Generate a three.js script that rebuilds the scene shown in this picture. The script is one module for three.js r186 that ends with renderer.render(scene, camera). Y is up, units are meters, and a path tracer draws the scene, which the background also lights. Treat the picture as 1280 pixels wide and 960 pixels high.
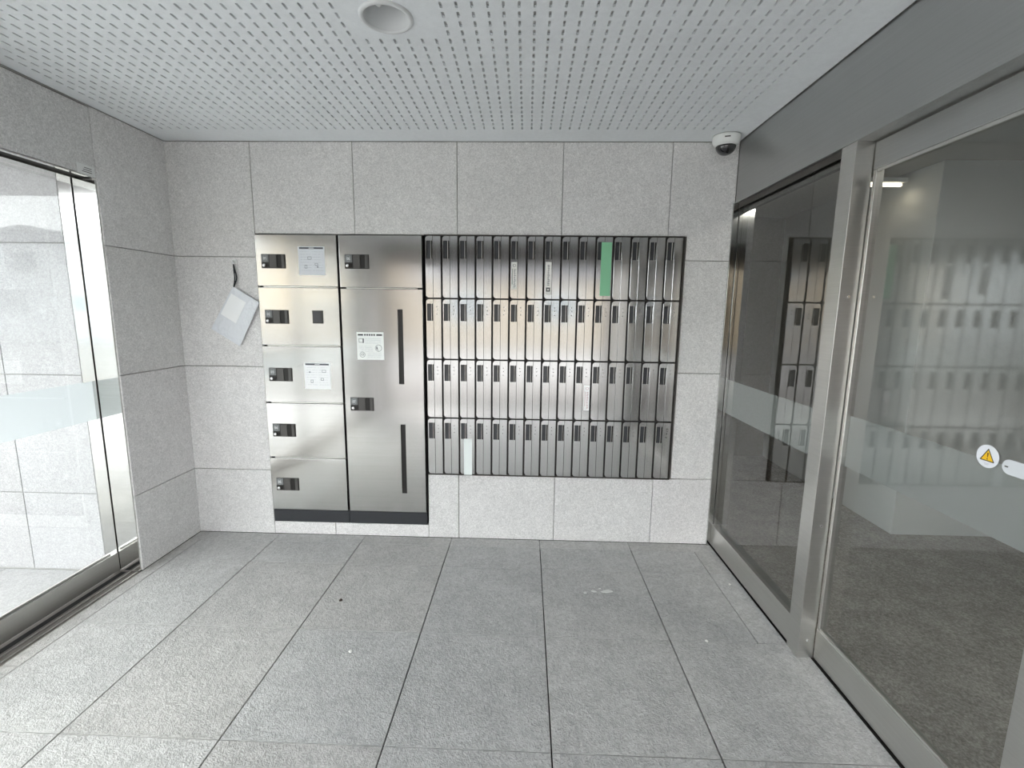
import * as THREE from 'three';
import { RoundedBoxGeometry } from 'three/addons/geometries/RoundedBoxGeometry.js';
import { mergeGeometries } from 'three/addons/utils/BufferGeometryUtils.js';
import { RectAreaLightUniformsLib } from 'three/addons/lights/RectAreaLightUniformsLib.js';

// ------------------------------------------------------------------ camera, sky, sun, exposure
const scene = new THREE.Scene();
const camera = new THREE.PerspectiveCamera(2 * Math.atan(480 / 582.65) * 180 / Math.PI, 1280 / 960, 0.05, 300);
camera.rotation.order = 'YXZ';
camera.position.set(0.6044, 1.4291, 2.7759);
camera.rotation.set(-0.1536, 0.0289, 0.0122);

scene.background = new THREE.Color(0.97, 0.98, 1.0);        // even bright overcast
scene.backgroundIntensity = 1.0;
const sun = new THREE.DirectionalLight(0xfffbf4, 0.6);       // sun behind thin cloud: very soft
sun.position.set(-14, 22, 16);
sun.target.position.set(-2, 0, 1);
sun.shadow.radius = 45;
Object.assign(sun.shadow.camera, { left: -14, right: 14, top: 14, bottom: -14, near: 1, far: 70 });
sun.shadow.mapSize.set(2048, 2048);
scene.add(sun, sun.target);
const renderer = new THREE.WebGLRenderer({ antialias: true });
renderer.toneMapping = THREE.LinearToneMapping;
renderer.toneMappingExposure = 9.2;
renderer.shadowMap.enabled = true;
RectAreaLightUniformsLib.init();

// ------------------------------------------------------------------ seeded noise and textures
function rng(seed) { let s = seed | 0; return () => { s = (s + 0x6d2b79f5) | 0; let t = Math.imul(s ^ (s >>> 15), 1 | s); t = (t + Math.imul(t ^ (t >>> 7), 61 | t)) ^ t; return ((t ^ (t >>> 14)) >>> 0) / 4294967296; }; }
const R0 = rng(7);
function layer(n, cx, cy, rand) {          // tileable value noise with cx * cy cells, n * n pixels, -1..1
  const g = new Float32Array(cx * cy); for (let i = 0; i < g.length; i++) g[i] = rand() * 2 - 1;
  const o = new Float32Array(n * n);
  for (let y = 0; y < n; y++) {
    const fy = y * cy / n, y0 = Math.floor(fy), ty = fy - y0, ya = (y0 % cy) * cx, yb = ((y0 + 1) % cy) * cx, sy = ty * ty * (3 - 2 * ty);
    for (let x = 0; x < n; x++) {
      const fx = x * cx / n, x0 = Math.floor(fx), tx = fx - x0, xa = x0 % cx, xb = (x0 + 1) % cx, sx = tx * tx * (3 - 2 * tx);
      const a = g[ya + xa] + (g[ya + xb] - g[ya + xa]) * sx, b = g[yb + xa] + (g[yb + xb] - g[yb + xa]) * sx;
      o[y * n + x] = a + (b - a) * sy;
    }
  }
  return o;
}
function field(n, list, seed) {            // list of [cellsX, cellsY, weight]
  const rand = rng(seed), o = new Float32Array(n * n);
  for (const [cx, cy, w] of list) { const l = layer(n, cx, cy, rand); for (let i = 0; i < o.length; i++) o[i] += l[i] * w; }
  return o;
}
function tex(n, f, rgb, srgb) {
  const d = new Uint8Array(n * n * 4);
  for (let i = 0; i < n * n; i++) { const c = rgb(f[i], i); d[i * 4] = Math.max(0, Math.min(255, c[0])); d[i * 4 + 1] = Math.max(0, Math.min(255, c[1])); d[i * 4 + 2] = Math.max(0, Math.min(255, c[2])); d[i * 4 + 3] = 255; }
  const t = new THREE.DataTexture(d, n, n, THREE.RGBAFormat);
  t.wrapS = t.wrapT = THREE.RepeatWrapping; t.magFilter = THREE.LinearFilter; t.minFilter = THREE.LinearMipmapLinearFilter; t.generateMipmaps = true;
  if (srgb) t.colorSpace = THREE.SRGBColorSpace;
  t.needsUpdate = true; return t;
}
const tint = (base, amp) => (v) => [base[0] + v * amp, base[1] + v * amp, base[2] + v * amp];
const N = 1024;
// 1 m of fine pale granite
const stoneF = field(N, [[512, 512, 0.55], [256, 256, 0.5], [128, 128, 0.28], [24, 24, 0.12], [5, 5, 0.1]], 11);
const stoneMap = tex(N, stoneF, tint([219, 218, 217], 26), true), stoneBump = tex(N, stoneF, tint([128, 128, 128], 70));
// 1 m of flamed grey floor stone, rougher and coarser
const floorF = field(N, [[512, 512, 0.45], [256, 256, 0.5], [110, 110, 0.45], [48, 48, 0.3], [16, 16, 0.22], [4, 4, 0.18]], 23);
const floorMap = tex(N, floorF, tint([178, 178, 177], 20), true), floorBump = tex(N, floorF, tint([128, 128, 128], 60));
// 1 m of hairline steel: fine streaks along v
const hairF = field(512, [[512, 3, 0.6], [256, 2, 0.5], [64, 3, 0.25]], 31);
const hairMap = tex(512, hairF, tint([224, 224, 223], 5), true), hairRough = tex(512, hairF, tint([200, 200, 200], 16));
const plainF = field(512, [[256, 256, 0.5], [64, 64, 0.5], [12, 12, 0.4]], 37);
const paintMap = tex(512, plainF, tint([234, 236, 237], 4), true);
const steelMap = tex(512, field(512, [[3, 512, 0.5], [2, 256, 0.4], [10, 10, 0.3]], 41), tint([226, 226, 225], 6), true);
const carpetF = field(512, [[256, 256, 0.8], [96, 96, 0.5], [12, 12, 0.3]], 43);
const carpetMap = tex(512, carpetF, tint([158, 153, 147], 34), true);
const roadMap = tex(512, field(512, [[256, 256, 0.7], [64, 64, 0.4], [8, 8, 0.4]], 47), tint([110, 110, 110], 20), true);
const plasticF = field(256, [[9, 9, 0.7], [22, 22, 0.5], [60, 60, 0.25]], 53), plasticBump = tex(256, plasticF, tint([128, 128, 128], 80));

// ------------------------------------------------------------------ materials
const S = (o) => new THREE.MeshStandardMaterial(o), Ph = (o) => new THREE.MeshPhysicalMaterial(o);
const stoneTones = [[1, 1, 1], [0.965, 0.965, 0.96], [0.985, 0.98, 0.985], [0.94, 0.945, 0.945]].map((c) => S({ color: new THREE.Color(...c), map: stoneMap, bumpMap: stoneBump, bumpScale: 0.0012, roughness: 0.82 }));
const floorTones = [[1, 1, 1], [0.95, 0.955, 0.96], [0.97, 0.96, 0.95], [1.03, 1.03, 1.03]].map((c) => S({ color: new THREE.Color(...c), map: floorMap, bumpMap: floorBump, bumpScale: 0.0048, roughness: 0.52 }));
const polishedTones = [[0.56, 0.56, 0.58], [0.52, 0.52, 0.54], [0.54, 0.535, 0.55]].map((c) => Ph({ color: new THREE.Color(...c), map: stoneMap, roughness: 0.6, clearcoat: 1, clearcoatRoughness: 0.02, ior: 1.6 }));
const porchTones = [[0.6, 0.6, 0.61], [0.57, 0.57, 0.58], [0.62, 0.62, 0.62]].map((c) => S({ color: new THREE.Color(...c), map: stoneMap, roughness: 0.9 }));
const M = {
  grout: S({ color: 0xa9a8a5, roughness: 0.95 }),
  floorGrout: S({ color: 0x2e2d2c, roughness: 0.95 }),
  ceiling: S({ color: 0xfbfdff, map: paintMap, roughness: 0.8 }),
  ceilingBack: S({ color: 0xbcbcbc, roughness: 0.95 }),
  white: S({ color: 0xeceeee, roughness: 0.45 }),
  downRim: S({ color: 0xd5d7d8, roughness: 0.4 }),
  downCone: S({ color: 0xd8dadb, roughness: 0.35 }),
  hair: S({ color: 0xe4e4e4, map: hairMap, roughness: 0.16, roughnessMap: hairRough, metalness: 1 }),
  door: S({ color: 0xdcdbda, map: steelMap, roughness: 0.16, metalness: 1 }),
  edge: S({ color: 0xd9d8d4, roughness: 0.3, metalness: 1 }),
  frame: S({ color: 0xe8e7e4, map: steelMap, roughness: 0.36, metalness: 1 }),
  header: S({ color: 0xd2d3d3, map: steelMap, roughness: 0.42, metalness: 1 }),
  jamb: S({ color: 0xdddddb, map: steelMap, roughness: 0.09, metalness: 1 }),
  darkSteel: S({ color: 0x57534f, roughness: 0.45, metalness: 0.6 }),
  track: S({ color: 0x85807c, roughness: 0.5, metalness: 0.5 }),
  black: S({ color: 0x16130f, roughness: 0.6 }),
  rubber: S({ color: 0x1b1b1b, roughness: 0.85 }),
  plinth: S({ color: 0x2b2d31, roughness: 0.5 }),
  lockDark: S({ color: 0x2b2927, roughness: 0.38 }),
  lockMid: S({ color: 0x4b4947, roughness: 0.4 }),
  lockPlate: S({ color: 0x8e8f8e, roughness: 0.35, metalness: 0.4 }),
  chrome: S({ color: 0xf4f4f4, roughness: 0.12, metalness: 1 }),
  windowDark: S({ color: 0x141210, roughness: 0.3 }),
  windowGrey: S({ color: 0x3d3f43, roughness: 0.22 }),
  print: S({ color: 0xa09f9c, roughness: 0.6, metalness: 0.4 }),
  ink: S({ color: 0x35363a, roughness: 0.7 }),
  greenTape: Ph({ color: 0x9fe6b8, roughness: 0.5, transmission: 0.25, thickness: 0 }),
  whiteTape: S({ color: 0xe4ebea, roughness: 0.6 }),
  glass: Ph({ color: 0xf1f6f4, roughness: 0, transmission: 1, thickness: 0, ior: 1.75 }),
  tintGlass: Ph({ color: 0xe8ecea, roughness: 0, transmission: 1, thickness: 0, ior: 1.95 }),
  doorGlass: Ph({ color: 0xe8ecea, roughness: 0.05, transmission: 1, thickness: 0, ior: 1.95 }),
  frost: Ph({ color: 0xcfd4d6, roughness: 0.9, transmission: 0.75, thickness: 0, ior: 1.3 }),
  lobbyWall: S({ color: 0xe4e6e6, roughness: 0.8 }),
  lobbyDark: S({ color: 0x6b6257, roughness: 0.6 }),
  lobbyFloor: S({ color: 0xffffff, map: carpetMap, roughness: 0.95 }),
  lobbyCeiling: S({ color: 0xb9b9b5, roughness: 0.9 }),
  rearWall: S({ color: 0x2d2a28, map: stoneMap, roughness: 0.7 }),
  concrete: S({ color: 0x686664, roughness: 0.9 }),
  soffit: S({ color: 0x8b878a, roughness: 0.85 }),
  road: S({ color: 0xffffff, map: roadMap, roughness: 0.95 }),
  houseWall: S({ color: 0xc3c8cb, roughness: 0.9 }),
  houseGrey: S({ color: 0xb9bcc0, roughness: 0.9 }),
  houseCream: S({ color: 0xb5a68f, roughness: 0.9 }),
  houseDark: S({ color: 0x8d8578, roughness: 0.9 }),
  roof: S({ color: 0x62656c, roughness: 0.8 }),
  paneDark: S({ color: 0x59656c, roughness: 0.15 }),
  pouch: Ph({ color: 0xe9edf2, roughness: 0.28, transmission: 0.12, thickness: 0, bumpMap: plasticBump, bumpScale: 0.006 }),
  card: S({ color: 0xf2f4f5, roughness: 0.55 }),
  cord: S({ color: 0x24262a, roughness: 0.9 }),
  paper: S({ color: 0xdedfdc, roughness: 0.8 }),
  crumb: S({ color: 0xe8e8e4, roughness: 0.8 }),
  crumbDark: S({ color: 0x3b2f2a, roughness: 0.9 }),
  camWhite: S({ color: 0xe9ebe9, roughness: 0.4 }),
  camDome: Ph({ color: 0x0d0c12, roughness: 0.06, clearcoat: 1, clearcoatRoughness: 0.02 }),
  clearPlate: Ph({ color: 0xf4f6f5, roughness: 0.3, transmission: 0.15, thickness: 0 }),
};

// ------------------------------------------------------------------ builders
const used = new Map();
function numbered(name) { const n = used.get(name) ?? 0; used.set(name, n + 1); return n ? `${name}_${String(n).padStart(3, '0')}` : name; }
function mesh(name, geo, mat, parent) {
  const m = new THREE.Mesh(Array.isArray(geo) ? mergeGeometries(geo.map((g) => (g.index ? g.toNonIndexed() : g))) : geo, mat);
  m.name = parent ? name : numbered(name);
  (parent ?? scene).add(m); return m;
}
function struct(name, geo, mat) {
  const o = geo ? mesh(name, geo, mat) : new THREE.Group();
  if (!geo) { o.name = numbered(name); scene.add(o); }
  o.userData.kind = 'structure'; return o;
}
function thing(name, label, category, [x, y, z] = [0, 0, 0], group) {
  const o = new THREE.Group(); o.name = numbered(name); o.position.set(x, y, z); scene.add(o);
  o.userData = { label, category }; if (group) o.userData.group = group; return o;
}
function uvm(g, ou = 0, ov = 0, turn = false) {               // uv in metres by the way each face looks
  const p = g.attributes.position, n = g.attributes.normal, a = new Float32Array(p.count * 2);
  for (let i = 0; i < p.count; i++) {
    const x = p.getX(i), y = p.getY(i), z = p.getZ(i), nx = Math.abs(n.getX(i)), ny = Math.abs(n.getY(i)), nz = Math.abs(n.getZ(i));
    let u, v; if (ny >= nx && ny >= nz) { u = x; v = z; } else if (nx >= nz) { u = z; v = y; } else { u = x; v = y; }
    a[i * 2] = (turn ? v : u) + ou; a[i * 2 + 1] = (turn ? u : v) + ov;
  }
  g.setAttribute('uv', new THREE.BufferAttribute(a, 2)); return g;
}
// box from corner to corner with a small chamfer
function bx(x0, y0, z0, x1, y1, z1, r = 0.0015, seg = 1) {
  const w = Math.abs(x1 - x0), h = Math.abs(y1 - y0), d = Math.abs(z1 - z0), rr = Math.min(r, w * 0.45, h * 0.45, d * 0.45);
  const g = r > 0 ? new RoundedBoxGeometry(w, h, d, seg, rr) : new THREE.BoxGeometry(w, h, d);
  const gg = g.index ? g.toNonIndexed() : g;
  gg.translate((x0 + x1) / 2, (y0 + y1) / 2, (z0 + z1) / 2);
  return uvm(gg);
}
// outline in x, y pushed out from z0 to z1
function slab(pts, z0, z1, bevel = 0.0015, holes = []) {
  const s = pts instanceof THREE.Shape ? pts : new THREE.Shape(pts.map((p) => new THREE.Vector2(...p)));
  for (const h of holes) s.holes.push(h);
  const g = new THREE.ExtrudeGeometry(s, { depth: z1 - z0 - 2 * bevel, bevelEnabled: bevel > 0, bevelThickness: bevel, bevelSize: bevel, bevelOffset: -bevel, bevelSegments: 1, curveSegments: 6 });
  g.translate(0, 0, z0 + bevel); return uvm(g);
}
function quad(w, h) { return new THREE.PlaneGeometry(w, h); }
function cyl(r0, r1, h, n = 20) { return new THREE.CylinderGeometry(r0, r1, h, n); }
const pick = (list, k) => list[k % list.length];

// the dimensions of the entrance
const XL = -1.48, XR = 1.765, H = 2.368, HO = 2.045, ZR = 3.9, ROOF = 2.5;
const WX = [XL, -0.988, -0.397, 0.199, 0.797, 1.402, XR], WY = [0, 0.425, 1.08, 1.73, H];
const MY = [1.86, 1.5015, 1.143, 0.7845, 0.426];              // mailbox rows from the top
const G = 0.0016;                                             // half of a stone joint

// ------------------------------------------------------------------ the shell
{ // back wall: a core round the recess of the lockers and mailboxes, faced with stone panels
  const w = struct('wall_back');
  mesh('wall_core', [bx(XL - 0.2, 1.875, -0.45, XR + 0.115, ROOF, -0.028, 0), bx(XL - 0.2, -0.1, -0.45, -1.0, 1.875, -0.028, 0), bx(1.515, -0.1, -0.45, XR + 0.115, 1.875, -0.028, 0),
    bx(0.012, -0.1, -0.45, 1.515, 0.41, -0.028, 0), bx(-1.0, -0.1, -0.45, 0.012, 0.078, -0.028, 0), bx(-1.0, 0.078, -0.45, 1.515, 1.875, -0.3, 0)], M.grout, w);
  let k = 0;
  const panel = (pts, m) => { const g = slab(pts, -0.028, 0, 0.0018); const r = R0(); uvm(g, r * 3, r * 7); mesh('stone_panel', g, m ?? pick(stoneTones, k++ * 3 + (k % 5)), w); };
  const rect = (x0, y0, x1, y1) => panel([[x0 + G, y0 + G], [x1 - G, y0 + G], [x1 - G, y1 - G], [x0 + G, y1 - G]]);
  WX[0] = XL - 0.006;
  for (let c = 0; c < 5; c++) rect(WX[c], c ? 1.862 : WY[3], WX[c + 1], H);
  panel([[1.402 + G, 1.862 + G], [1.508, 1.862 + G], [1.508, 1.73 + G], [XR - G, 1.73 + G], [XR - G, H - G], [1.402 + G, H - G]]);
  for (let r = 1; r < 3; r++) { rect(WX[0], WY[r], -0.99, WY[r + 1]); rect(1.505, WY[r], XR, WY[r + 1]); }
  rect(WX[0], 0, -0.99, WY[1]);
  rect(0.006, 0, WX[3], WY[1]); rect(WX[3], 0, WX[4], WY[1]); rect(WX[4], 0, WX[5], WY[1]); rect(WX[5], 0, XR, WY[1]);
  rect(-0.99, 0, -0.594, 0.084); rect(-0.594, 0, 0.006, 0.084);
}
{ // left wall: a short return of stone, then a stone lintel over the glass door
  const w = struct('wall_left');
  mesh('wall_core', [bx(XL - 0.2, -0.1, -0.028, XL - 0.028, ROOF, 0.455, 0), bx(XL - 0.2, HO + 0.02, 0.455, XL - 0.028, ROOF, ZR + 0.2, 0), bx(XL - 0.2, -0.1, 3.3, XL - 0.028, HO + 0.02, ZR + 0.2, 0)], M.grout, w);
  let k = 1;
  const rect = (z0, y0, z1, y1) => { const g = slab([[-z1 + G, y0 + G], [-z0 - G, y0 + G], [-z0 - G, y1 - G], [-z1 + G, y1 - G]], -0.028, 0, 0.0018); const r = R0(); uvm(g, r * 3, r * 5); g.rotateY(Math.PI / 2); g.translate(XL, 0, 0); mesh('stone_panel', g, pick(stoneTones, k++ * 3), w); };
  for (let r = 0; r < 4; r++) rect(-0.0012, WY[r], 0.463, WY[r + 1]);
  const zz = [0.463, 1.12, 1.78, 2.44, 3.1, ZR]; for (let i = 0; i < 5; i++) rect(zz[i], HO, zz[i + 1], H - 0.007);
  for (let r = 0; r < 3; r++) rect(3.3, WY[r], ZR, Math.min(WY[r + 1], HO)); rect(3.3, 1.73, ZR, HO);
}
struct('trim_1', [bx(XL - 0.001, H - 0.0065, 0.463, XL + 0.005, H - 0.003, ZR, 0.001)], M.frame);
{ // right wall: brushed steel fascia over the glass, with a return behind it
  const w = struct('wall_right');
  mesh('fascia', [bx(XR, HO, 0, XR + 0.02, ROOF, 2.2, 0.001), bx(XR, HO, 2.2, XR + 0.02, ROOF, ZR, 0.001)].map((g) => uvm(g)), M.header, w);
  mesh('soffit_plate', [bx(XR + 0.02, HO, 0.968, XR + 0.078, HO + 0.004, 2.65, 0.0008), bx(XR + 0.02, HO + 0.001, 0, XR + 0.078, HO + 0.004, 0.968, 0)], M.header, w);
  mesh('wall_core', [bx(XR + 0.02, HO + 0.004, 0, XR + 0.115, ROOF, ZR, 0), bx(XR, -0.1, 2.65, XR + 0.115, HO + 0.004, ZR, 0)], M.header, w);
}
{ // wall with the street opening, behind the camera
  const w = struct('wall_rear');
  mesh('wall_core', [bx(XL - 0.2, -0.1, ZR, -1.42, ROOF, ZR + 0.2, 0), bx(1.72, -0.1, ZR, XR + 0.115, ROOF, ZR + 0.2, 0), bx(-1.42, 2.06, ZR, 1.72, ROOF, ZR + 0.2, 0)], M.rearWall, w);
}
struct('roof', [bx(XL - 0.2, ROOF, -2, 5.2, ROOF + 0.25, 6.3, 0), bx(-5, ROOF + 0.02, -0.2, XL - 0.2, ROOF + 0.25, 2.75, 0)], M.soffit);
struct('porch_soffit', [bx(-5, ROOF - 0.02, 0.47, XL - 0.2, ROOF + 0.02, 2.75, 0)], M.soffit);

{ // perforated ceiling: real slots in a board, a blank square round the downlight
  const P = 0.049, X0 = 0.566, Z0 = 0.193, sw = 0.0044, sl = 0.0158, dep = 0.009, pos = [], nor = [];
  const tri = (a, b, c, n) => { for (const p of [a, b, c]) { pos.push(...p); nor.push(...n); } };
  const face = (a, b, c, d) => { tri(a, b, c, [0, -1, 0]); tri(a, c, d, [0, -1, 0]); };
  const flat = (x0, z0, x1, z1) => face([x0, H, z0], [x1, H, z0], [x1, H, z1], [x0, H, z1]);
  const kx0 = -40, kx1 = 21, kz1 = 72, xa = X0 + (kx0 - 0.5) * P, xb = X0 + (kx1 + 0.5) * P, za = Z0 - 0.5 * P, zb = Z0 + (kz1 + 0.5) * P;
  const XA = XL + 0.002, XB = XR - 0.007, ZA = 0.0025, ZB = ZR;
  flat(XA, ZA, XB, za); flat(XA, zb, XB, ZB); flat(XA, za, xa, zb); flat(xb, za, XB, zb);
  const c = 0.0025, ring = [[-sw + c, -sl], [sw - c, -sl], [sw, -sl + c], [sw, sl - c], [sw - c, sl], [-sw + c, sl], [-sw, sl - c], [-sw, -sl + c]];
  for (let i = kx0; i <= kx1; i++) for (let j = 0; j <= kz1; j++) {
    if (i <= -6 && i >= -11 && j >= 17 && j <= 22) continue;
    const x = X0 + i * P, z = Z0 + j * P, h = P / 2, o = [[-h, -h], [h, -h], [h, -h], [h, h], [h, h], [-h, h], [-h, h], [-h, -h]];
    const at = ([a, b], y = H) => [x + a, y, z + b];
    for (let q = 0; q < 8; q++) {
      const r = (q + 1) % 8, a = ring[q], b = ring[r];
      if (q % 2 === 0) { tri(at(o[q]), at(o[r]), at(b), [0, -1, 0]); tri(at(o[q]), at(b), at(a), [0, -1, 0]); } else tri(at(o[q]), at(b), at(a), [0, -1, 0]);
      const nx = -(b[1] - a[1]), nz = b[0] - a[0], l = Math.hypot(nx, nz), n = [nx / l, 0, nz / l];
      tri(at(a), at(b), at(b, H + dep), n); tri(at(a), at(b, H + dep), at(a, H + dep), n);
    }
  }
  const g = new THREE.BufferGeometry(); g.setAttribute('position', new THREE.Float32BufferAttribute(pos, 3)); g.setAttribute('normal', new THREE.Float32BufferAttribute(nor, 3)); uvm(g);
  const cl = struct('ceiling'); mesh('perforated_board', g, M.ceiling, cl);
  const bx0 = X0 - 11.5 * P, bx1 = X0 - 5.5 * P, bz0 = Z0 + 16.5 * P, bz1 = Z0 + 22.5 * P, hole = new THREE.Path(); hole.absarc(0.134, -1.115, 0.078, 0, Math.PI * 2);
  const sq = slab([[bx0, -bz1], [bx1, -bz1], [bx1, -bz0], [bx0, -bz0]], 0, 0.009, 0, [hole]); sq.rotateX(-Math.PI / 2); sq.translate(0, H, 0);
  mesh('blank_square', uvm(sq), M.ceiling, cl);
  const bk = new THREE.Shape([[XL - 0.02, -ZR], [XR, -ZR], [XR, 0.02], [XL - 0.02, 0.02]].map((p) => new THREE.Vector2(...p))), h2 = new THREE.Path(); h2.absarc(0.134, -1.115, 0.082, 0, Math.PI * 2);
  const bg = slab(bk, 0, 0.012, 0, [h2]); bg.rotateX(-Math.PI / 2); bg.translate(0, H + 0.01, 0); mesh('backing_board', uvm(bg), M.ceilingBack, cl);
}

{ // floor: flamed stone tiles on a dark bed
  const f = struct('floor');
  mesh('bed', bx(XL - 0.2, -0.12, -0.03, XR + 0.2, -0.012, ZR + 0.2, 0), M.floorGrout, f);
  const X = [-1.41, -0.953, -0.402, 0.153, 0.711, 1.264], Z = [0.1, 0.338, 0.89, 1.445, 2.0, 2.555, 3.11, 3.665, ZR + 0.2];
  let k = 0;
  const tile = (x0, z0, x1, z1, gx = 0.0024, gz = 0.0011) => { const g = bx(x0 + gx, -0.03, z0 + gz, x1 - gx, 0, z1 - gz, 0.0012); const r = R0(); uvm(g, r * 7, r * 3); mesh('floor_tile', g, pick(floorTones, (k++ * 7 + (k >> 2)) % 11), f); };
  for (let i = 0; i < 6; i++) for (let j = 0; j < 8; j++) {
    const right = i < 5 ? X[i + 1] : j < 2 ? 1.648 : 1.83;
    tile(X[i], Z[j], right, Z[j + 1]);
  }
  for (let i = 0; i < 6; i++) tile(i ? X[i] : XL, 0, i < 5 ? X[i + 1] : 1.775, 0.1, 0.0012, 0.001);
  for (let j = 0; j < 2; j++) tile(1.648, Z[j], 1.775, Z[j + 1], 0.001, 0.001);
  tile(XL, 0.1, -1.41, 0.463, 0.001, 0.001); 
  for (let j = 0; j < 5; j++) tile(XL, 0.463 + j * 0.7, -1.41, 0.463 + (j + 1) * 0.7 - 0.002, 0.001, 0.001);
}

// ------------------------------------------------------------------ left glass door to the porch
{
  const fr = struct('trim_2');                     // steel jamb that covers the end of the stone
  const jg = (x0, x1, z0, z1) => bx(x0, 0.0, z0, x1, HO - 0.012, z1, 0.002);
  mesh('jamb_plate', [jg(-1.6, -1.486, 0.4555, 0.468)], M.jamb, fr); mesh('jamb_plate', [jg(-1.672, -1.6035, 0.4555, 0.4735)], M.jamb, fr);
  mesh('head_channel', [bx(-1.675, HO - 0.014, 0.456, -1.555, HO, 3.3, 0.001), bx(-1.51, HO - 0.005, 0.456, -1.484, HO - 0.001, 3.3, 0.001)], M.jamb, fr);
  mesh('head_gap', [bx(-1.555, HO - 0.003, 0.456, -1.51, HO + 0.018, 3.3, 0)], M.black, fr);
  const th = struct('trim_3');                     // floor track
  mesh('track_bed', [bx(-1.67, -0.06, 0.456, XL - 0.001, -0.009, 3.3, 0)], M.track, th); mesh('track_groove', [bx(-1.598, -0.02, 0.47, -1.568, -0.0085, 3.3, 0)], M.rubber, th);
  mesh('track_bar', [bx(-1.548, -0.009, 0.47, -1.54, -0.003, 3.3, 0.001), bx(-1.51, -0.009, 0.47, -1.502, -0.003, 3.3, 0.001)], M.frame, th);
  for (const [z0, z1, lab] of [[0.47, 1.75, 'glass sliding door on the porch side with a deep steel bottom rail and a frosted band'], [1.755, 3.3, 'fixed glass panel next to the porch sliding door toward the street']]) {
    const d = thing(z0 < 1 ? 'glass_door' : 'glass_side_panel', lab, z0 < 1 ? 'glass door' : 'glass panel', [-1.62, 0.006, (z0 + z1) / 2]);
    const a = z0 - (z0 + z1) / 2, b = -a, top = HO - 0.022;
    mesh('bottom_rail', [bx(-0.02, 0, a, 0.02, 0.102, b, 0.002)], M.frame, d);
    mesh('glazing_bead', [bx(-0.006, 0.102, a + 0.03, 0.006, 0.111, b - 0.03, 0.001)], M.edge, d);
    if (z0 > 1) mesh('stile', [bx(-0.018, 0.102, a, 0.018, top, a + 0.03, 0.002)], M.jamb, d);
    mesh('stile', [bx(-0.018, 0.102, b - 0.03, 0.018, top, b, 0.002)], M.jamb, d);
    const gl = mesh('glass_pane', quad(b - a - 0.03, top - 0.105).rotateY(Math.PI / 2).translate(0, (top + 0.105) / 2, -0.015), M.glass, d);
    mesh('frosted_band', quad(b - a - 0.03, 0.2).rotateY(Math.PI / 2).translate(-0.002, 0.944, -0.015), M.frost, gl);
  }
  const s = thing('label_plate', 'small clear plastic label stuck to the stone lintel above the porch door jamb', 'label', [XL + 0.002, 2.065, 0.518]);
  mesh('plate', bx(-0.001, -0.022, -0.045, 0.0015, 0.022, 0.045, 0.0006), M.clearPlate, s);
  for (let i = 0; i < 3; i++) mesh('print_line', bx(0.0015, -0.011 + i * 0.009, -0.028, 0.0019, -0.008 + i * 0.009, 0.022 - i * 0.006, 0), M.lockMid, s);
}

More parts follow.
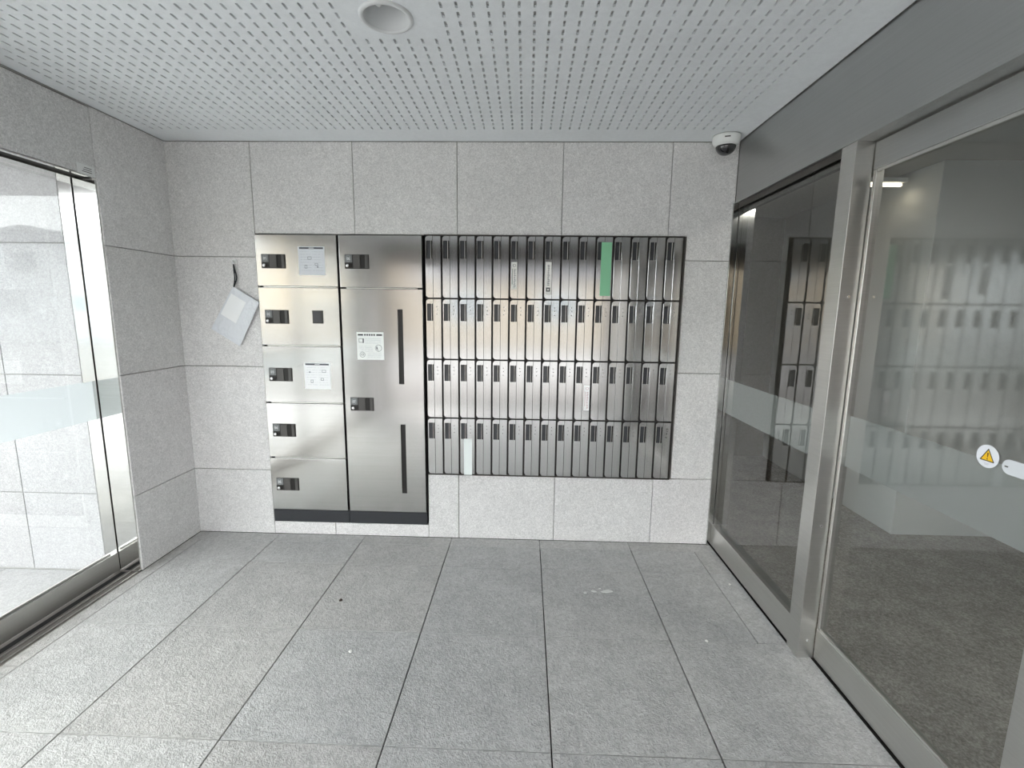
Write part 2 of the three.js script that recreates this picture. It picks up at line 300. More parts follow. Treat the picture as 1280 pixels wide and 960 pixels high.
// ------------------------------------------------------------------ right side: steel frame, sidelight and lobby door
{
  const t = struct('trim_4');
  mesh('sill', [bx(1.775, 0.012, 0.012, 1.835, 0.142, 0.888, 0.002)], M.frame, t);
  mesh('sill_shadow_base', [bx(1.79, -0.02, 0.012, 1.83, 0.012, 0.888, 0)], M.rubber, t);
  mesh('jamb', [bx(1.752, 0.0, 0.001, 1.783, HO, 0.014, 0.001)], M.jamb, t);
  mesh('jamb', [bx(1.787, 0.142, -0.003, 1.872, HO, 0.016, 0.001)], M.jamb, t);
  mesh('head_bead', [bx(1.778, HO - 0.03, 0.016, 1.784, HO, 0.888, 0.001), bx(1.806, HO - 0.05, 0.016, 1.83, HO, 0.888, 0.001)], M.darkSteel, t);
  const post = mesh('post', [bx(1.7705, 0, 0.888, 1.836, HO, 0.968, 0.0012)], M.frame, t);
  for (const y of [0.59, 0.08, 1.5]) mesh('screw', cyl(0.005, 0.005, 0.003, 12).rotateX(Math.PI / 2).translate(1.806, y, 0.969), M.chrome, post);
  const st = struct('trim_5');
  mesh('track_bar', [bx(1.834, -0.012, 0.97, 1.842, 0.0, 2.6, 0.0005)], M.black, st);
  mesh('threshold', [bx(1.842, -0.05, 0.017, 1.878, 0, 2.65, 0)], M.darkSteel, st);

  const side = thing('sidelight', 'fixed glass sidelight in a steel frame between the stone wall and the lobby door post', 'glass panel', [1.795, 0.142, 0.45]);
  const pane = mesh('glass_pane', quad(0.872, 1.9).rotateY(-Math.PI / 2).translate(0, 0.95, 0.002), M.tintGlass, side);
  mesh('frosted_band', quad(0.872, 0.2).rotateY(-Math.PI / 2).translate(0.003, 0.808, 0.002), M.frost, pane);

  const door = (name, label, cat, z0, z1) => {
    const d = thing(name, label, cat, [1.851, 0.006, (z0 + z1) / 2]), a = z0 - (z0 + z1) / 2, b = -a, top = HO - 0.012;
    mesh('bottom_rail', [bx(-0.016, 0, a, 0.016, 0.134, b, 0.003)], M.frame, d);
    mesh('top_rail', [bx(-0.016, 1.94, a, 0.016, top, b, 0.002)], M.header, d);
    mesh('stile', [bx(-0.014, 0.134, a, 0.014, 1.94, a + 0.016, 0.002)], M.frame, d);
    mesh('stile', [bx(-0.014, 0.134, b - 0.05, 0.014, 1.94, b, 0.002)], M.frame, d);
    mesh('glazing_bead', [bx(-0.012, 0.134, a + 0.016, -0.004, 0.142, b - 0.05, 0.001), bx(-0.012, 1.93, a + 0.016, -0.004, 1.94, b - 0.05, 0.001)], M.edge, d);
    const w = b - a - 0.066, zc = (a + 0.016 + b - 0.05) / 2;
    const gl = mesh('glass_pane', quad(w, 1.806).rotateY(-Math.PI / 2).translate(0, 1.037, zc), M.doorGlass, d);
    mesh('frosted_band', quad(w, 0.2).rotateY(-Math.PI / 2).translate(0.004, 0.944, zc), M.frost, gl);
    return d;
  };
  const d1 = door('lobby_door', 'glass automatic door to the lobby carrying a round yellow warning sticker', 'glass door', 0.972, 1.756);
  door('lobby_door', 'glass door leaf to the lobby nearest the street with no stickers', 'glass door', 1.762, 2.64);
  // stickers on the glass
  const cv = document.createElement('canvas'); cv.width = cv.height = 256; const q = cv.getContext('2d');
  q.fillStyle = '#e3e6ec'; q.fillRect(0, 0, 256, 256);
  q.lineJoin = 'round'; q.beginPath(); q.moveTo(128, 46); q.lineTo(204, 178); q.lineTo(52, 178); q.closePath(); q.fillStyle = '#f4c21c'; q.strokeStyle = '#3d3a30'; q.lineWidth = 10; q.fill(); q.stroke();
  q.fillStyle = '#6b4a14'; q.beginPath(); q.moveTo(119, 88); q.lineTo(137, 88); q.lineTo(132, 140); q.lineTo(124, 140); q.fill(); q.beginPath(); q.arc(128, 157, 8, 0, 7); q.fill();
  q.strokeStyle = '#a9adb5'; q.lineWidth = 3; q.beginPath(); q.moveTo(98, 208); q.lineTo(158, 208); q.moveTo(108, 220); q.lineTo(148, 220); q.stroke();
  const wt = new THREE.CanvasTexture(cv); wt.colorSpace = THREE.SRGBColorSpace;
  const cg = new THREE.CircleGeometry(0.031, 40).rotateY(-Math.PI / 2).translate(-0.003, 1.055, 1.53 - 1.364);
  const ws = mesh('warning_sticker', cg, S({ map: wt, roughness: 0.5 }), d1); ws.userData.label = 'round white sticker with a yellow warning triangle';
  const ps = new THREE.Shape(); ps.absarc(0, 0, 0.0195, Math.PI / 2, Math.PI * 1.5); ps.absarc(0.1, 0, 0.0195, -Math.PI / 2, Math.PI / 2);
  const pg = new THREE.ShapeGeometry(ps, 16).rotateY(-Math.PI / 2).translate(-0.003, 1.045, 1.59 - 1.364);
  const pl = mesh('notice_sticker', pg, S({ color: 0xd4d8dc, roughness: 0.5 }), d1); pl.userData.label = 'white pill-shaped notice sticker';
  mesh('print_mark', bx(-0.0042, 1.043, 1.578 - 1.364, -0.0034, 1.046, 1.586 - 1.364, 0), M.lockMid, pl);
}

// ------------------------------------------------------------------ lobby behind the glass
{
  const X0 = 1.88, X1 = 5, Z0 = -1.9;
  struct('wall_lobby_back', [bx(X0, -0.1, Z0 - 0.1, X1 + 0.1, ROOF, Z0, 0), bx(X0 - 0.1, -0.1, Z0, X0, ROOF, -0.45, 0)], M.lobbyDark);
  struct('wall_lobby_pillar', [bx(3.04, 0.002, Z0, X1, 2.34, -0.2, 0.004)], M.lobbyWall);
  struct('wall_lobby_side', [bx(X1, -0.1, Z0, X1 + 0.1, ROOF, ZR + 0.2, 0), bx(X0, -0.1, ZR, X1, ROOF, ZR + 0.2, 0)], M.lobbyDark);
  struct('floor_lobby', [bx(X0, -0.1, Z0, X1, 0.0, ZR, 0)], M.lobbyFloor);
  struct('ceiling_lobby', [bx(X0, 2.34, Z0, X1, 2.4, ZR, 0)], M.lobbyCeiling);
  const warm = new THREE.Color(1, 0.86, 0.62), pale = new THREE.Color(1, 0.95, 0.88);
  const tube = (label, x, y, z, len, power, tone) => {
    const l = thing('lobby_lamp', label, 'lamp', [x, y, z]);
    mesh('housing', bx(-len / 2, 0.012, -0.03, len / 2, 0.04, 0.03, 0.004), M.white, l);
    mesh('lamp_tube', new THREE.CapsuleGeometry(0.011, len - 0.05, 4, 12).rotateZ(Math.PI / 2), S({ color: 0xffffff, emissive: tone, emissiveIntensity: 0.35, roughness: 0.4 }), l);
    const r = new THREE.RectAreaLight(tone, power, len, 0.05); r.position.set(0, -0.02, 0); r.rotation.x = -Math.PI / 2; l.add(r);
  };
  tube('warm tube lamp under the lobby ceiling beside the white pillar', 2.87, 2.255, -0.42, 0.24, 0.6, warm);
  tube('warm tube lamp under the lobby ceiling facing the lobby door leaf', 2.4, 2.28, 1.2, 0.3, 22, pale);
}

// ------------------------------------------------------------------ parcel lockers
const FZ = 0.014;                                   // front of the doors, proud of the stone
function sheet(w, h, draw) { const c = document.createElement('canvas'); c.width = w; c.height = h; const x = c.getContext('2d'); draw(x, w, h); const t = new THREE.CanvasTexture(c); t.colorSpace = THREE.SRGBColorSpace; return S({ map: t, roughness: 0.75 }); }
const fine = (x, r, list) => { x.strokeStyle = '#a2a7ae'; x.lineWidth = 2; for (const [x0, y, x1] of list) { x.beginPath(); for (let u = x0; u < x1; u += 7) { if (r() < 0.8) { x.moveTo(u, y); x.lineTo(Math.min(x1, u + 5), y + (r() - 0.5) * 2); } } x.stroke(); } };
const noticeA = (bg, ring) => sheet(256, 256, (x, w, h) => {
  const r = rng(bg.length * 31 + ring); x.fillStyle = bg; x.fillRect(0, 0, w, h); x.fillStyle = '#4c4f55'; x.fillRect(12, 6, 232, 16); x.fillStyle = '#c9ccd0'; x.fillRect(104, 10, 50, 8);
  for (let k = 0; k < 8; k++) fine(x, r, [[20, 46 + k * 24, 110 + r() * 20], [138, 46 + k * 24, 225 + r() * 15]]);
  x.lineWidth = 4; x.strokeStyle = '#8b9096'; x.strokeRect(ring ? 92 : 176, ring ? 92 : 70, 34, 22); x.strokeRect(60, 168, 20, 26); x.strokeRect(160, 150, 26, 20); x.fillStyle = '#9a9ea5'; x.fillRect(ring ? 176 : 44, ring ? 176 : 84, 16, 14);
});
const noticeB = sheet(256, 256, (x, w, h) => {
  const r = rng(77); x.fillStyle = '#f1f4f1'; x.fillRect(0, 0, w, h); x.fillStyle = '#36383a'; x.fillRect(12, 18, 50, 14); for (let k = 0; k < 5; k++) x.fillRect(72 + k * 22, 17, 15, 15); x.fillRect(188, 18, 54, 14);
  for (let k = 0; k < 4; k++) fine(x, r, [[80, 60 + k * 14, 230]]); for (let k = 0; k < 5; k++) fine(x, r, [[20, 130 + k * 12, 150]]); for (let k = 0; k < 4; k++) fine(x, r, [[100, 190 + k * 14, 230]]);
  x.lineWidth = 3; x.strokeStyle = '#55595c'; x.strokeRect(22, 60, 44, 34); x.fillStyle = '#55595c'; x.fillRect(56, 62, 9, 38); x.beginPath(); x.arc(205, 146, 30, 0, 7); x.moveTo(190, 130); x.lineTo(200, 172); x.stroke(); x.fillRect(184, 132, 10, 26); x.beginPath(); x.arc(50, 208, 24, 0, 7); x.stroke(); x.strokeRect(40, 200, 22, 14);
});
const plateMat = (n) => sheet(96, 72, (x, w, h) => { x.fillStyle = '#777a7b'; x.fillRect(0, 0, w, h); x.strokeStyle = '#a4a7a7'; x.lineWidth = 4; x.beginPath(); x.arc(48, 36, 29, 0, 7); x.stroke(); x.fillStyle = '#dfe1e1'; x.font = 'bold 38px sans-serif'; x.textAlign = 'center'; x.textBaseline = 'middle'; x.fillText(n, 48, 38); });
const lockGeo = {
  panel: [bx(0, 0, 0, 0.143, 0.082, 0.0035, 0.002), bx(0.046, 0.028, 0.0035, 0.052, 0.08, 0.006, 0.001)],
  grip: [bx(0.052, 0.004, 0.003, 0.093, 0.079, 0.008, 0.003, 2), bx(0.121, 0.004, 0.003, 0.139, 0.079, 0.0075, 0.003, 2)],
  pocket: bx(0.094, 0.003, 0.002, 0.12, 0.079, 0.0042, 0.001),
  number: bx(0.002, 0.036, 0.003, 0.045, 0.08, 0.0062, 0.001),
  knob: new THREE.SphereGeometry(0.0098, 18, 12).scale(1, 1, 0.7).translate(0.018, 0.017, 0.009),
  keyhole: cyl(0.012, 0.012, 0.004, 16).rotateX(Math.PI / 2).translate(0.034, 0.018, 0.0045),
};
{ const p = lockGeo.number.attributes.position, uv = lockGeo.number.attributes.uv; for (let i = 0; i < p.count; i++) uv.setXY(i, (p.getX(i) - 0.002) / 0.043, (p.getY(i) - 0.036) / 0.044); }
function lock(door, x, y, n) {                      // sub-parts of a locker door
  const put = (name, g, m) => { const o = mesh(name, g, m, door); o.position.set(x, y, FZ); return o; };
  put('lock_panel', lockGeo.panel, M.lockDark); put('grip', lockGeo.grip, M.lockMid); put('pull_pocket', lockGeo.pocket, M.black); put('number_plate', lockGeo.number, plateMat(n));
  put('keyhole', lockGeo.keyhole, M.black); put('knob', lockGeo.knob, M.chrome);
}
function poster(door, name, label, x0, y0, x1, y1, mat) { const g = bx(x0, y0, FZ, x1, y1, FZ + 0.0012, 0), p = g.attributes.position, uv = g.attributes.uv; for (let i = 0; i < p.count; i++) uv.setXY(i, (p.getX(i) - x0) / (x1 - x0), (p.getY(i) - y0) / (y1 - y0)); const o = mesh(name, g, mat, door); o.userData.label = label; return o; }
function lockerDoor(unit, x0, y0, x1, y1) {
  const d = mesh('door', [bx(x0, y0, -0.012, x1, y1, FZ, 0.003, 2)], M.door, unit);
  return d;
}
{
  const gap = 0.004, ys = [1.86, 1.559, 1.211, 0.862, 0.513, 0.1675];
  const a = thing('parcel_locker', 'stainless parcel locker column with five stacked doors, beside the hanging pouch', 'parcel locker', [0, 0.0854, 0]), b = thing('parcel_locker', 'stainless parcel locker column with one small door above one tall slotted door, beside the mailboxes', 'parcel locker', [0, 0.0854, 0]);
  const O = 0.0854, shell = (x0, x1) => [bx(x0, 0.08, -0.29, x1, 1.86 - O, -0.014, 0)];
  mesh('body', shell(-0.986, -0.4995), M.black, a); mesh('body', shell(-0.4975, -0.003), M.black, b);
  mesh('plinth', [bx(-0.986, 0, -0.05, -0.4995, 0.0785, 0.004, 0.002)], M.plinth, a); mesh('plinth', [bx(-0.4975, 0, -0.05, -0.003, 0.0785, 0.004, 0.002)], M.plinth, b);
  const nums = ['01', '02', '03', '04', '05'], ly = [1.664, 1.342, 0.995, 0.648, 0.299], doors = [];
  for (let i = 0; i < 5; i++) {
    const d = lockerDoor(a, -0.985, ys[i + 1] + gap - O, -0.5045, ys[i] - gap - O); doors.push(d);
    lock(d, -0.952, ly[i] - O, nums[i]);
    if (i < 4) mesh('door_edge', [bx(-0.956, ys[i + 1] - 0.003 - O, -0.013, -0.512, ys[i + 1] + 0.003 - O, 0.006, 0.001)], M.edge, a);
  }
  poster(doors[0], 'notice', 'pale instruction notice with a dark heading', -0.732, 1.628 - O, -0.576, 1.79 - O, noticeA('#dde1e6', 1));
  poster(doors[2], 'notice', 'white instruction notice with a dark heading', -0.733, 0.951 - O, -0.575, 1.11 - O, noticeA('#f3f5f6', 0));
  mesh('card_reader', [bx(-0.666, 1.346 - O, FZ, -0.602, 1.423 - O, FZ + 0.004, 0.002)], M.lockDark, doors[1]);
  mesh('reader_face', [bx(-0.66, 1.352 - O, FZ + 0.004, -0.613, 1.418 - O, FZ + 0.0052, 0.001)], M.windowGrey, doors[1]);
  const d6 = lockerDoor(b, -0.493, 1.556 + gap - O, -0.0065, 1.86 - gap - O); lock(d6, -0.459, 1.666 - O, '06');
  const x0 = -0.493, x1 = -0.0065, y0 = 0.1675 + gap - O, y1 = 1.556 - gap - O, hole = (a0, b0, a1, b1) => { const p = new THREE.Path(); p.moveTo(a0, b0); p.lineTo(a0, b1); p.lineTo(a1, b1); p.lineTo(a1, b0); p.closePath(); return p; };
  const slots = [[-0.156, 0.99 - O, -0.128, 1.434 - O], [-0.155, 0.296 - O, -0.127, 0.737 - O]];
  const d7 = mesh('door', slab([[x0, y0], [x1, y0], [x1, y1], [x0, y1]], -0.012, FZ, 0.002, slots.map((s) => hole(...s))), M.door, b);
  for (const [a0, b0, a1, b1] of slots) mesh('slot_window', [bx(a0, b0, -0.0115, a1, b1, 0.002, 0)], M.windowDark, d7);
  lock(d7, -0.459, 0.821 - O, '07');
  mesh('door_edge', [bx(-0.46, 1.553 - O, -0.013, -0.04, 1.559 - O, 0.006, 0.001)], M.edge, b);
  poster(d7, 'notice', 'white instruction notice with round drawings', -0.406, 1.134 - O, -0.244, 1.299 - O, noticeB);
}

// ------------------------------------------------------------------ sixty mailboxes, four rows of fifteen
{
  const s = thing('mailbox_surround', 'thin dark steel frame round the whole block of mailboxes', 'frame', [0.75, 0.426, 0]);
  mesh('frame_bar', [bx(-0.743, 1.434, -0.03, 0.7465, 1.4375, 0.011, 0.0008)], M.darkSteel, s); mesh('frame_bar', [bx(0.7425, -0.001, -0.03, 0.7465, 1.434, 0.011, 0.0008)], M.darkSteel, s);
  mesh('frame_bar', [bx(-0.743, -0.0045, -0.03, 0.7465, -0.001, 0.011, 0.0008)], M.darkSteel, s); 
  const PX = 0.0988, h = 0.3585, r = 0.018, y0 = 0.0042, y1 = h - 0.0042, xl = 0.0055, xm = 0.0482, xr = 0.0945;
  const left = [[xm, y0], [xm, y1]];
  for (let i = 0; i <= 7; i++) { const t = Math.PI / 2 * (1 + i / 7); left.push([xl + r + Math.cos(t) * r, y1 - r + Math.sin(t) * r]); }
  for (let i = 0; i <= 7; i++) { const t = Math.PI * (1 + i / 14); left.push([xl + r + Math.cos(t) * r, y0 + r + Math.sin(t) * r]); }
  const wx0 = 0.0115, wx1 = 0.0455, wy0 = h - 0.13, wy1 = h - 0.031, hole = new THREE.Path([[wx0, wy0], [wx0, wy1], [wx1, wy1], [wx1, wy0]].map((p) => new THREE.Vector2(...p)));
  const geo = {
    left: slab(left, -0.004, FZ - 0.002, 0.0006, [hole]), right: slab([[0.0497, y0], [xr, y0], [xr, y1], [0.0497, y1]], -0.004, FZ - 0.002, 0.0006),
    body: bx(0.0005, 0.0008, -0.28, PX - 0.0005, h - 0.0008, -0.0045, 0),
    window: mergeGeometries([bx(wx0, wy0, -0.0042, 0.0365, wy1, 0.004, 0)]), slot: bx(0.0365, wy0, -0.0042, wx1, wy1, -0.001, 0), bar: bx(0.0355, wy0, 0.004, 0.0375, wy1, 0.008, 0.0005),
    dots: mergeGeometries([0.044, 0.064, 0.087].map((d, i) => bx(0.066 + (i % 2) * 0.002, h - d - 0.006, FZ - 0.002, 0.0715 + (i % 2) * 0.002, h - d, FZ - 0.0017, 0))),
  };
  const make = (label, group, marks) => {
    const o = thing('mailbox', label, 'mailbox', [0, 0, 0], group);
    mesh('body', geo.body, M.black, o); const f = mesh('slot_panel', geo.left, M.hair, o); mesh('door_panel', geo.right, M.hair, o);
    mesh('name_window', geo.window, M.windowGrey, f); mesh('slot', geo.slot, M.black, f); mesh('divider', geo.bar, M.edge, f);
    if (marks) mesh('number_print', geo.dots, M.print, o);
    return o;
  };
  const plain = [make('', null, false), make('', null, true)];
  plain.forEach((p) => scene.remove(p)); used.delete('mailbox');
  const rows = ['top row', 'second row', 'third row', 'bottom row'], nth = ['first', 'second', 'third', 'fourth', 'fifth', 'sixth', 'seventh'];
  const where = (i) => (i === 0 ? 'right next to the parcel lockers' : i === 14 ? 'at the end by the glass sidelight' : i === 7 ? 'in the middle column' : i < 7 ? `in the ${nth[i]} column from the parcel lockers` : `in the ${nth[14 - i]} column from the glass sidelight`);
  const special = { '0,5': 'with a small white sticker of upright print', '0,7': 'with an upright sticker ending in a black square', '0,10': 'with a strip of green tape across its front', '2,9': 'with a white and red sticker on its door', '3,2': 'with a strip of white tape below its window', '3,14': 'with scribbled marks on its door' };
  const stick = (parent, name, label, x0, y0, x1, y1, mat) => { const g = bx(x0, h - y0, FZ - 0.002, x1, h - y1, FZ - 0.0008, 0), p = g.attributes.position, uv = g.attributes.uv; for (let i = 0; i < p.count; i++) uv.setXY(i, (p.getX(i) - x0) / (x1 - x0), (p.getY(i) - (h - y1)) / (y1 - y0)); const o = mesh(name, g, mat, parent); o.userData.label = label; };
  const strip = (bg, ink, square) => sheet(48, 256, (x, w, hh) => {
    const r = rng(square * 3 + 5); x.fillStyle = bg; x.fillRect(0, 0, w, hh); x.fillStyle = ink; x.strokeStyle = ink; x.lineWidth = 3;
    if (square === 1) { x.fillRect(8, 200, 32, 32); x.fillStyle = bg; x.fillRect(17, 209, 14, 14); x.fillStyle = ink; for (let y = 24; y < 180; y += 11) x.fillRect(16 + r() * 4, y, 12 + r() * 6, 5); }
    else { x.beginPath(); x.arc(26, 30, 12, 0, 7); x.stroke(); x.fillRect(8, 62, 4, 150); for (let y = 66; y < 236; y += 12) x.fillRect(20 + r() * 4, y, 10 + r() * 8, 5); }
  });
  for (let row = 0; row < 4; row++) for (let i = 0; i < 15; i++) {
    const o = plain[row ? 1 : 0].clone(); o.name = numbered('mailbox'); scene.add(o); o.position.set(i * PX + 0.0075, MY[row + 1], 0);
    const k = `${row},${i}`;
    o.userData = { label: special[k] ? `steel mailbox ${special[k]}, ${rows[row]}` : `plain steel mailbox, ${rows[row]}, ${where(i)}`, category: 'mailbox', group: 'wall of steel mailboxes' };
    if (k === '0,5') stick(o, 'sticker', 'white sticker with upright grey print', 0.0105, 0.148, 0.044, 0.3, strip('#ecebe6', '#77767a', 0));
    if (k === '0,7') stick(o, 'sticker', 'pale sticker with a black square', 0.011, 0.145, 0.045, 0.33, strip('#edece7', '#4a4a4c', 1));
    if (k === '0,10') stick(o, 'tape', 'strip of green tape', 0.031, 0.033, 0.0905, 0.333, M.greenTape);
    if (k === '2,9') stick(o, 'sticker', 'white sticker with small red print', 0.0595, 0.144, 0.0935, 0.296, strip('#ffffff', '#c9a4a6', 2));
    if (k === '3,2') stick(o, 'tape', 'strip of white tape', 0.028, 0.128, 0.078, 0.3585, M.whiteTape);
    if (k === '3,14') mesh('scribble', [new THREE.TorusGeometry(0.007, 0.0013, 5, 14).scale(0.8, 1.3, 0.4).translate(0.074, h - 0.05, FZ - 0.0018), bx(0.069, h - 0.078, FZ - 0.002, 0.074, h - 0.068, FZ - 0.0015, 0), bx(0.066, h - 0.1, FZ - 0.002, 0.072, h - 0.093, FZ - 0.0015, 0)].map((g) => (g.index ? g.toNonIndexed() : g)), M.lockMid, o);
  }
}

// ------------------------------------------------------------------ things on the ceiling
{
  const d = thing('downlight', 'round white recessed downlight, switched off, in the perforated ceiling', 'light', [0.134, H, 1.115]);
  const lathe = (pts) => new THREE.LatheGeometry(pts.map((p) => new THREE.Vector2(...p)), 48);
  mesh('trim_ring', lathe([[0.071, 0.012], [0.071, -0.002], [0.0735, -0.0065], [0.079, -0.008], [0.085, -0.0055], [0.0868, 0.0]]), M.downRim, d);
  const cone = lathe([[0.071, 0.0], [0.062, 0.04], [0.045, 0.085], [0.03, 0.1], [0.0, 0.1]]); mesh('reflector', cone, S({ color: 0xd8dadb, roughness: 0.35, side: THREE.DoubleSide }), d);
  mesh('bulb', new THREE.CapsuleGeometry(0.011, 0.06, 6, 16).rotateZ(0.25).rotateX(-0.3).translate(-0.022, 0.05, 0.026), M.white, d);
}
{
  const c = thing('security_camera', 'white dome security camera with a dark dome in the ceiling corner', 'security camera', [1.655, H - 0.0005, 0.085]);
  const lathe = (pts) => new THREE.LatheGeometry(pts.map((p) => new THREE.Vector2(...p)), 40);
  mesh('housing', lathe([[0, 0], [0.07, 0], [0.071, -0.008], [0.068, -0.03], [0.062, -0.044], [0.055, -0.05], [0, -0.05]].reverse()), M.camWhite, c);
  const pts = []; for (let i = 0; i <= 14; i++) { const a = i / 14 * Math.PI / 2; pts.push([Math.sin(a) * 0.051, -0.05 - Math.cos(a) * 0.047]); }
  mesh('dome', lathe(pts), M.camDome, c);
  mesh('rim', new THREE.TorusGeometry(0.0525, 0.0028, 8, 40).rotateX(Math.PI / 2).translate(0, -0.05, 0), M.camWhite, c);
  mesh('badge', bx(-0.014, -0.003, -0.0005, 0.014, 0.003, 0.001, 0).rotateX(0.2).rotateY(-0.3).translate(-0.02, -0.022, 0.0665), M.lockMid, c);
}

// ------------------------------------------------------------------ pouch hanging on the wall
{
  const p = thing('hanging_pouch', 'translucent white plastic pouch hanging crookedly from a dark cord on the stone wall', 'pouch', [-1.12, 1.697, 0]);
  const T = [-1.131, 1.558], Rr = [-0.98, 1.466], B = [-1.116, 1.204], L = [-1.284, 1.307], ox = -1.12, oy = 1.697;
  const grid = (front, u0 = 0, v0 = 0, u1 = 1, v1 = 1, z = null) => {
    const n = 22, pos = [], idx = [], uv = [];
    for (let j = 0; j <= n; j++) for (let i = 0; i <= n; i++) {
      const u = u0 + (u1 - u0) * i / n, v = v0 + (v1 - v0) * j / n, x = T[0] * (1 - u) * (1 - v) + Rr[0] * u * (1 - v) + B[0] * u * v + L[0] * (1 - u) * v, y = T[1] * (1 - u) * (1 - v) + Rr[1] * u * (1 - v) + B[1] * u * v + L[1] * (1 - u) * v;
      const bulge = Math.pow(Math.sin(Math.PI * u) * Math.sin(Math.PI * v), 0.6) * 0.007, wrinkle = 0.0016 * Math.sin(u * 13 + v * 5) * Math.sin(v * 9 - u * 3);
      pos.push(x - ox, y - oy, z ?? (0.0195 + (front ? bulge + wrinkle * Math.sin(Math.PI * u) : -bulge * 0.5))); uv.push(u, v);
    }
    for (let j = 0; j < n; j++) for (let i = 0; i < n; i++) { const a = j * (n + 1) + i, b = a + 1, c = a + n + 1, d = c + 1; idx.push(...(front ? [a, c, b, b, c, d] : [a, b, c, b, d, c])); }
    const g = new THREE.BufferGeometry(); g.setAttribute('position', new THREE.Float32BufferAttribute(pos, 3)); g.setAttribute('uv', new THREE.Float32BufferAttribute(uv, 2)); g.setIndex(idx); g.computeVertexNormals(); return g;
  };
  mesh('pouch_sheet', [grid(true), grid(false)], M.pouch, p);
  { const cg = grid(true, 0.06, 0.14, 0.62, 0.62), ps = cg.attributes.position; for (let i = 0; i < ps.count; i++) ps.setZ(i, ps.getZ(i) + 0.0008); mesh('card', cg, M.card, p); }
  const curve = (x, b) => new THREE.CatmullRomCurve3([[0, -0.012, 0.016], [0.002 + x, -0.045, 0.012 + b], [0.004 + x * 1.6, -0.09, 0.012], [-0.006, -0.143, 0.019]].map((q) => new THREE.Vector3(...q)));
  mesh('cord', [new THREE.TubeGeometry(curve(-0.003, 0.002), 24, 0.0036, 7), new THREE.TubeGeometry(curve(0.004, 0.004), 24, 0.0036, 7)], M.cord, p);
  mesh('hook', [bx(-0.013, -0.008, 0.0005, 0.013, 0.018, 0.006, 0.003, 2), cyl(0.004, 0.004, 0.016, 12).rotateX(Math.PI / 2).translate(0, 0, 0.013), new THREE.SphereGeometry(0.0075, 12, 8).translate(0, 0.005, 0.021)].map((g) => (g.index ? g.toNonIndexed() : g)), M.white, p);
}

// ------------------------------------------------------------------ litter on the floor
{
  const l = thing('paper_scrap', 'torn white paper scraps trodden onto the grey stone floor', 'litter', [1.0, 0.0006, 0.54]), r = rng(91);
  const blob = (x, z, w, d, turn) => { const s = new THREE.Shape(); for (let i = 0; i < 11; i++) { const a = i / 11 * Math.PI * 2, k = 0.7 + r() * 0.5; (i ? s.lineTo : s.moveTo).call(s, Math.cos(a) * w * k, Math.sin(a) * d * k); } const g = slab(s, 0, 0.0022, 0.0004); g.rotateX(-Math.PI / 2); g.rotateY(turn); g.translate(x, 0, z); return g; };
  mesh('scrap', blob(0.045, -0.004, 0.03, 0.014, 0.2), M.paper, l); mesh('scrap', blob(-0.022, -0.002, 0.017, 0.008, -0.5), M.paper, l); mesh('scrap', blob(-0.068, 0.012, 0.008, 0.008, 0.4), M.paper, l); mesh('scrap', blob(0.012, -0.028, 0.006, 0.004, 0), M.paper, l);
  const crumb = (label, x, z, s, m) => { const g = new THREE.IcosahedronGeometry(s, 1), p = g.attributes.position; const seen = {}; for (let i = 0; i < p.count; i++) { const k = [p.getX(i), p.getY(i), p.getZ(i)].map((v) => v.toFixed(5)).join(); const f = seen[k] ??= 0.75 + r() * 0.5; p.setXYZ(i, p.getX(i) * f, p.getY(i) * f * 0.6, p.getZ(i) * f); } g.computeVertexNormals(); const o = mesh('crumb', g, m); o.position.set(x, s * 0.45, z); o.userData = { label, category: 'litter' }; };
  crumb('tiny brown crumb on the floor in front of the parcel lockers', -0.294, 0.678, 0.0085, M.crumbDark);
  crumb('tiny white crumb on the floor nearer the camera than the brown one', -0.116, 1.023, 0.0075, M.crumb);
  crumb('tiny white crumb on the floor tile by the lobby door post', 1.423, 0.889, 0.007, M.crumb);
  crumb('tiny white crumb lying against the sidelight sill', 1.715, 0.44, 0.006, M.crumb);
}

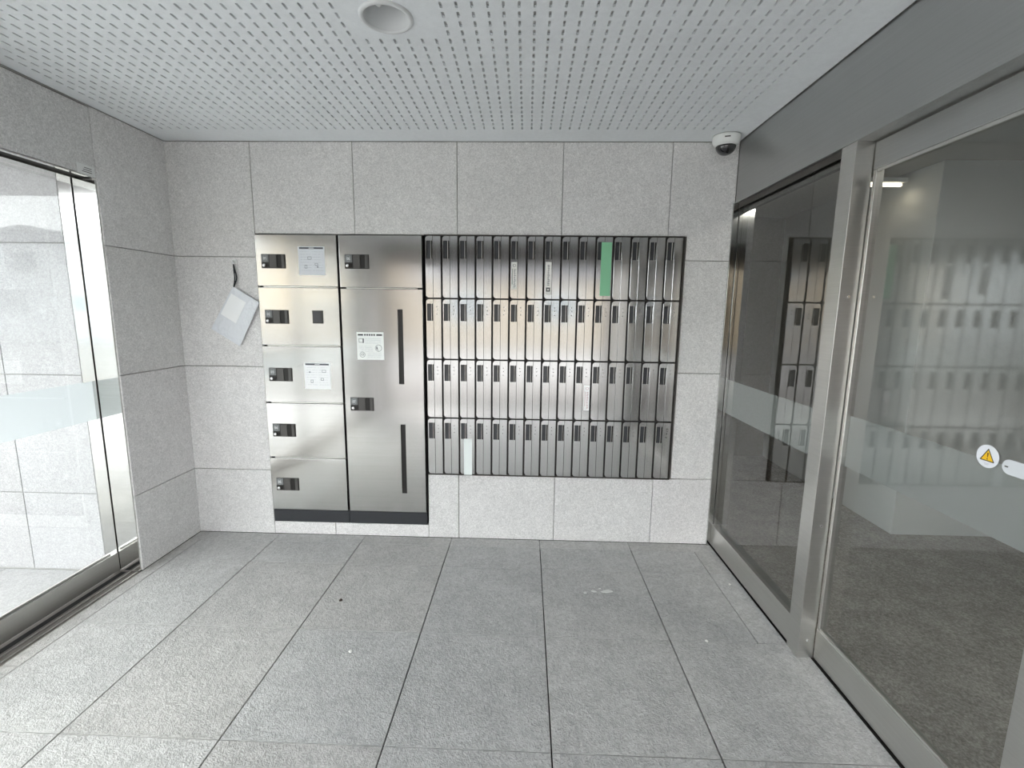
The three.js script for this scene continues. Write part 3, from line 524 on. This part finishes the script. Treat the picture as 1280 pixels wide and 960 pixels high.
// ------------------------------------------------------------------ outside: porch, polished stone wall, street
{
  const w = struct('wall_porch'); let k = 0;
  mesh('wall_core', [bx(-9, -0.1, 0.1, XL - 0.2, ROOF - 0.02, 0.466, 0)], M.grout, w);
  const X = [-1.674, -2.083, -2.68, -3.28, -3.88, -4.48, -5.08, -5.68, -6.28, -9], Y = [0, 0.44, 1.08, 1.738, ROOF - 0.02];
  for (let i = 0; i < X.length - 1; i++) for (let j = 0; j < 4; j++) { const g = slab([[X[i + 1] + G, Y[j] + G], [X[i] - G, Y[j] + G], [X[i] - G, Y[j + 1] - G], [X[i + 1] + G, Y[j + 1] - G]], 0.4665, 0.472, 0.0015); const r = R0(); uvm(g, r * 3, r * 5); mesh('stone_panel', g, pick(polishedTones, k++ * 2 + j), w); }
  const p = struct('floor_porch'); mesh('bed', bx(-9, -0.12, 0.1, XL - 0.2, -0.03, 4.4, 0), M.floorGrout, p);
  for (let i = 0; i < 13; i++) for (let j = 0; j < 7; j++) { const g = bx(XL - 0.2 - (i + 1) * 0.56 + 0.002, -0.03, 0.472 + j * 0.56 + 0.002, XL - 0.2 - i * 0.56 - 0.002, -0.004, 0.472 + (j + 1) * 0.56 - 0.002, 0.001); const r = R0(); uvm(g, r * 7, r * 3); mesh('floor_tile', g, pick(porchTones, i * 3 + j * 2), p); }
  struct('ground_street', [bx(-80, -0.3, -20, 80, -0.13, 80, 0)], M.road);
  struct('pavement', [bx(-20, -0.2, 4.41, 20, -0.03, 7.5, 0.01)], M.concrete);
  const house = (label, x, z, wdt, hgt, mat, wins) => {
    const h = thing('house', label, 'house', [x, -0.13, z]);
    mesh('wall', bx(-wdt / 2, 0, 0, wdt / 2, hgt, 7, 0.02), mat, h); mesh('roof', slab([[-wdt / 2 - 0.4, hgt], [wdt / 2 + 0.4, hgt], [0, hgt + Math.min(2, wdt * 0.1)]], -0.4, 7.4, 0.01), M.roof, h);
    for (const [wx, wy, ww, wh] of wins) { const f = mesh('window', bx(wx - ww / 2, wy, -0.06, wx + ww / 2, wy + wh, 0.02, 0.01), M.white, h); mesh('pane', bx(wx - ww / 2 + 0.08, wy + 0.08, -0.08, wx - 0.04, wy + wh - 0.08, -0.04, 0), M.paneDark, f); mesh('pane', bx(wx + 0.04, wy + 0.08, -0.08, wx + ww / 2 - 0.08, wy + wh - 0.08, -0.04, 0), M.paneDark, f); }
  };
  house('white house across the street mirrored in the porch wall, two stacked windows', -28, 25, 9, 5.2, M.houseWall, [[-0.5, 3.4, 1.8, 1.4], [-1.5, 1.1, 2, 1.5], [2.6, 1.1, 1.4, 1.4]]);
  house('low beige house across the street facing the entrance opening', 2, 17.5, 14, 3.0, M.houseDark, [[-4, 1.1, 1.8, 1.3], [0, 1.1, 1.8, 1.3], [4, 1.1, 1.8, 1.3]]);
  house('cream two storey house across the street, the narrower of the two facing the entrance', -10, 17.5, 8.5, 4.2, M.houseCream, [[-2, 0.9, 1.8, 1.2], [2, 0.9, 1.8, 1.2], [-2, 2.8, 1.8, 1.1], [2, 2.8, 1.8, 1.1]]);
  const f = thing('street_fence', 'low pale fence of upright pickets along the far side of the street', 'fence', [-10, -0.13, 17]);
  mesh('rail', [bx(-30, 0.25, 0, 3, 0.32, 0.05, 0.005), bx(-30, 0.95, 0, 3, 1.03, 0.05, 0.005)], M.houseGrey, f);
  for (let i = 0; i < 66; i++) mesh('picket', bx(-30 + i * 0.5, 0, 0.05, -29.85 + i * 0.5, 1.1, 0.09, 0.004), M.houseGrey, f);
}

scene.traverse((o) => { if (o.isMesh) { o.castShadow = true; o.receiveShadow = true; } if (o.isDirectionalLight) o.castShadow = true; });
renderer.render(scene, camera);
